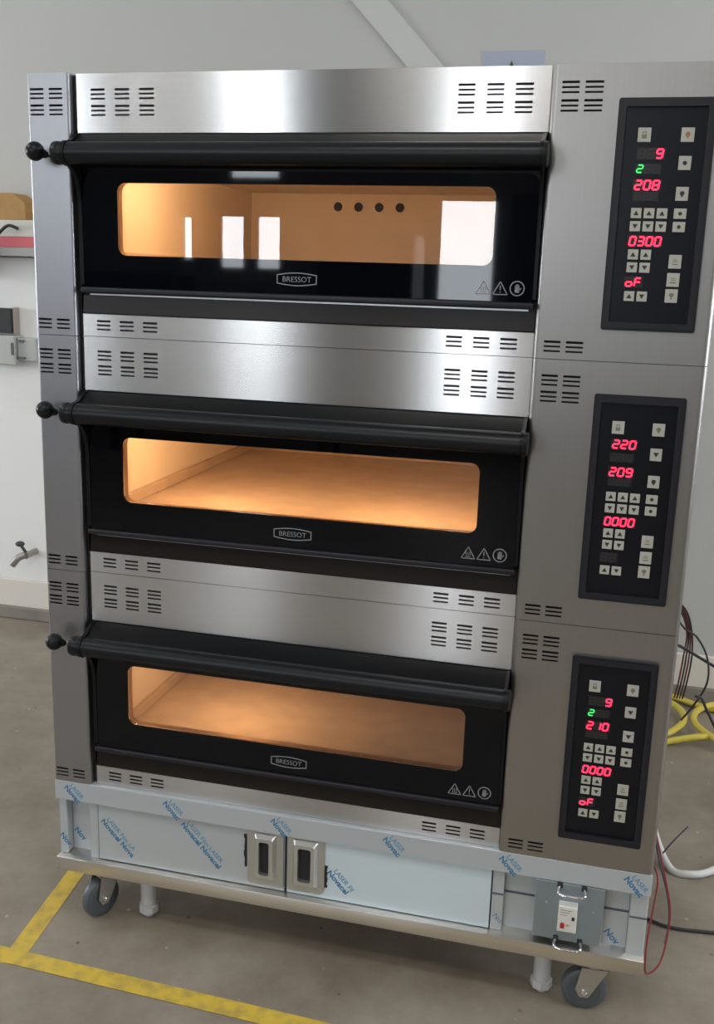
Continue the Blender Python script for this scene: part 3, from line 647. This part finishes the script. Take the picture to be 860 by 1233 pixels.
bm = new(); tube(bm, [(-1.22, YW - .17, zb(1.45)), (-1.265, YW - .175, zb(1.462)), (-1.31, YW - .18, zb(1.425)), (-1.33, YW - .18, zb(1.38)), (-1.365, YW - .175, zb(1.335)), (-1.42, YW - .16, zb(1.29)), (-1.52, YW - .1, zb(1.25))], .007, 10, 8)
tag(poly_obj('power_cable', bm, plain('black cable', (.02, .02, .02), .5), smooth=60), 'black cable hanging down over the grey wall shelf', 'cable')
bm = new(); box(bm, -1.55, -1.345, YW - .06, YW, zb(.995), zb(1.105), 0, .004); box(bm, -1.343, -1.332, YW - .05, YW, zb(.99), zb(1.11), 1, .002)
tag(poly_obj('wall_display_frame', bm, [plain('dark frame', (.03, .03, .03), .4), plain('taupe edge', (.38, .32, .29), .6)]), 'dark framed panel on the wall left of the oven above the junction box', 'panel')
bm = new(); box(bm, -1.50, -1.315, YW - .09, YW, zb(.855), zb(.985), 0, .005); box(bm, -1.312, -1.22, YW - .07, YW, zb(.875), zb(.975), 0, .004)
box(bm, -1.330, -1.318, YW - .096, YW - .0905, zb(.90), zb(.955), 1, .001); box(bm, -1.30, -1.275, YW - .078, YW - .0705, zb(.958), zb(.968), 1, .001); box(bm, -1.31, -1.27, YW - .078, YW - .0705, zb(.882), zb(.892), 1, .001)
tag(poly_obj('junction_box', bm, [plain('pale grey plastic', (.46, .47, .45), .45), plain('grey latch', (.10, .11, .10), .5)]), 'pale grey junction box on the wall left of the oven', 'box')
T = empty('wall_tap', (-1.33, YW, zb(-.03)), 'small metal tap low on the white wall left of the oven', 'tap')
def tl(b, name, mat, **k): o = poly_obj(name, b, mat, T, **k); return o
bm = new(); cyl(bm, (.03, 0, -.01), (.03, -.10, -.01), .016); tube(bm, [(.03, -.10, -.005), (-.0, -.115, -.02), (-.03, -.12, -.055)], .017, 12, 5); lathe(bm, [(.028, 0), (.026, .006)], (.03, -.001, -.01), (0, -1, 0), 20)
tl(bm, 'tap_body', plain('tap metal', (.34, .32, .29), .4, .5), smooth=50)
bm = new(); cyl(bm, (.03, -.09, .0), (.012, -.10, .035), .007); ball(bm, (.004, -.10, .046), .019, sx=1.2, sz=.7); tl(bm, 'tap_handle', plain('dark tap handle', (.04, .045, .05), .4), smooth=50)
# notice sheet
bm = new(); box(bm, .725, .965, YW - .003, YW, zb(2.00), zb(2.157), 0); prism(bm, [(.806, zb(2.04)), (.874, zb(2.04)), (.84, zb(2.122))], YW - .0045, YW - .0031, 2); prism(bm, [(.818, zb(2.047)), (.862, zb(2.047)), (.84, zb(2.102))], YW - .0055, YW - .0046, 1)
tag(poly_obj('warning_notice', bm, [plain('blue-grey sheet', (.40, .42, .52), .7), plain('notice yellow', (.50, .42, .03), .6), plain('notice dark', (.06, .07, .03), .6)]), 'blue-grey warning sheet with a yellow triangle on the wall above the oven', 'sign')

# ------------------------------------------------------------------ hoses and wires behind the right side
bm = new()
tube(bm, [(1.58, 2.0, .012), (1.68, 2.00, .014), (1.78, 1.93, .016), (1.90, 1.90, .014), (2.05, 1.80, .012), (2.10, 1.62, .012), (1.98, 1.50, .014), (1.83, 1.55, .036), (1.74, 1.72, .036), (1.79, 1.88, .036), (1.93, 1.93, .036), (2.2, 1.8, .014)], .0125, 12, 10)
tube(bm, [(1.45, 1.42, .012), (1.62, 1.545, .012), (1.75, 1.585, .034), (1.88, 1.64, .02), (2.2, 1.7, .012)], .0125, 12, 8)
tube(bm, [(1.50, 1.55, .012), (1.60, 1.58, .012), (1.69, 1.68, .034), (1.70, 1.80, .036), (1.64, 1.90, .034), (1.52, 1.95, .012), (1.35, 1.88, .012)], .0125, 12, 8)
tag(poly_obj('air_hose', bm, plain('yellow hose', (.62, .50, .07), .4), smooth=60), 'yellow hose coiled on the floor behind the right side of the oven', 'hose')
bm = new(); tube(bm, [(1.52, .95, .25), (1.545, .80, .10), (1.60, .68, .012), (1.66, .655, .011), (1.73, .70, .011), (1.85, .85, .011), (2.1, 1.0, .011)], .011, 12, 8)
tag(poly_obj('drain_hose', bm, plain('white hose', (.62, .62, .60), .4), smooth=60), 'white hose curving over the floor beside the stand', 'hose')
bm = new(); tube(bm, [(1.507, .06, zb(-.02)), (1.517, .05, zb(-.05)), (1.512, .04, zb(-.12)), (1.506, .03, zb(-.19)), (1.506, .02, zb(-.25)), (1.514, .03, zb(-.283)), (1.538, .04, zb(-.262)), (1.551, .06, zb(-.215)), (1.553, .06, zb(-.13)), (1.535, .06, zb(-.05)), (1.512, .07, zb(.03)), (1.505, .09, zb(.05))], .0022, 8, 8)
tag(poly_obj('red_wire', bm, plain('dark red wire', (.26, .035, .03), .45), smooth=60), 'thin dark red wire looping down beside the stand', 'wire')
bm = new(); tube(bm, [(1.503, .10, zb(.04)), (1.520, .08, zb(-.02)), (1.545, .08, zb(-.10)), (1.556, .09, zb(-.17)), (1.552, .08, zb(-.23))], .0028, 8, 8); tube(bm, [(1.525, .09, zb(.0)), (1.545, .09, zb(.035)), (1.575, .10, zb(.072))], .002, 8, 6)
tag(poly_obj('grey_wire', bm, plain('dark grey wire', (.07, .06, .09), .45), smooth=60), 'dark grey wire hanging inside the red wire loop beside the stand', 'wire')
bm = new(); tube(bm, [(1.50, .42, .008), (1.588, .385, .006), (1.70, .393, .006), (1.9, .42, .006)], .0045, 8, 8)
tag(poly_obj('floor_cable', bm, plain('black floor cable', (.025, .025, .03), .5), smooth=60), 'thin black cable running to the right on the floor beside the stand', 'cable')
bm = new()
tube(bm, [(1.52, .74, zb(.42)), (1.575, .74, zb(.345)), (1.62, .80, zb(.30)), (1.655, .80, zb(.24)), (1.66, .78, zb(.17)), (1.63, .79, zb(.09)), (1.60, .79, zb(.04))], .003, 8, 8)
tube(bm, [(1.52, .78, zb(.293)), (1.58, .80, zb(.265)), (1.68, .80, zb(.215)), (1.80, .80, zb(.16))], .0045, 8, 6)
tube(bm, [(1.63, .74, zb(.14)), (1.65, .78, zb(.12)), (1.68, .85, zb(.05)), (1.75, .9, zb(-.08)), (1.83, 1.0, zb(-.2))], .004, 8, 8)
tag(poly_obj('black_cable', bm, plain('black cables', (.02, .02, .025), .5), smooth=60), 'black cables strung behind the right side of the bottom deck', 'cable')
bm = new()
for dx, col in ((0, 0), (.008, 1), (.016, 0), (.024, 1)):
    tube(bm, [(1.503 + dx, .90, zb(.40)), (1.570 + dx * .8, .90, zb(.35)), (1.60 + dx * .6, .90, zb(.28)), (1.598 + dx, .90, zb(.20)), (1.592 + dx, .90, zb(.12)), (1.585 + dx, .91, zb(.06))], .0026, 8, 7, col)
tag(poly_obj('wire_bundle', bm, [plain('maroon wire', (.12, .02, .02), .5), plain('black wire', (.02, .02, .02), .5)], smooth=60), 'bundle of maroon and black wires hanging at the rear right of the oven', 'wires')

# ------------------------------------------------------------------ unseen furniture added behind the camera for dark reflections in the glass
def cabinet(x, y, w, d, h, col, label, group=None):
    r = empty('added_cabinet', (x, y, 0), label, 'cabinet', group)
    bm = new(); box(bm, 0, w, 0, d, .05, h, 0, .01); box(bm, .03, w - .03, .03, d - .03, 0, .05, 0); poly_obj('cabinet_body', bm, plain('cabinet paint', col, .5), r)
    for i in range(2):
        bm = new(); box(bm, .01 + i * w / 2, w / 2 - .01 + i * w / 2, d, d + .02, .07, h - .03, 0, .004); dd = poly_obj('cabinet_door', bm, plain('cabinet door paint', tuple(c * 1.15 for c in col), .45), r)
        hx = w / 2 - .06 if i == 0 else w / 2 + .04
        bm = new(); box(bm, hx, hx + .02, d + .02, d + .05, h * .5, h * .5 + .14, 0, .003); poly_obj('door_handle', bm, 'chrome', dd)
cabinet(-4.4, -8.7, 1.1, .6, 1.65, (.03, .05, .09), 'unseen dark blue metal cabinet added for reflections against the window wall')
cabinet(-1.7, -8.7, 1.0, .6, 2.1, (.035, .035, .04), 'unseen tall black metal cabinet added for reflections between the hall windows')
cabinet(.25, -8.7, 1.7, .7, 2.5, (.05, .05, .055), 'unseen tall dark grey cabinet added for reflections right of the middle window')
r = empty('workbench', (-3.3, -7.2, 0), 'unseen dark workbench added for reflections in front of the hall windows', 'workbench')
bm = new(); box(bm, 0, 2.2, 0, .7, .86, .92, 0, .005); poly_obj('bench_top', bm, plain('bench top', (.10, .08, .06), .5), r)
for x, y in ((.05, .05), (2.09, .05), (.05, .59), (2.09, .59)):
    bm = new(); box(bm, x, x + .06, y, y + .06, 0, .86); poly_obj('leg', bm, 'dark', r)
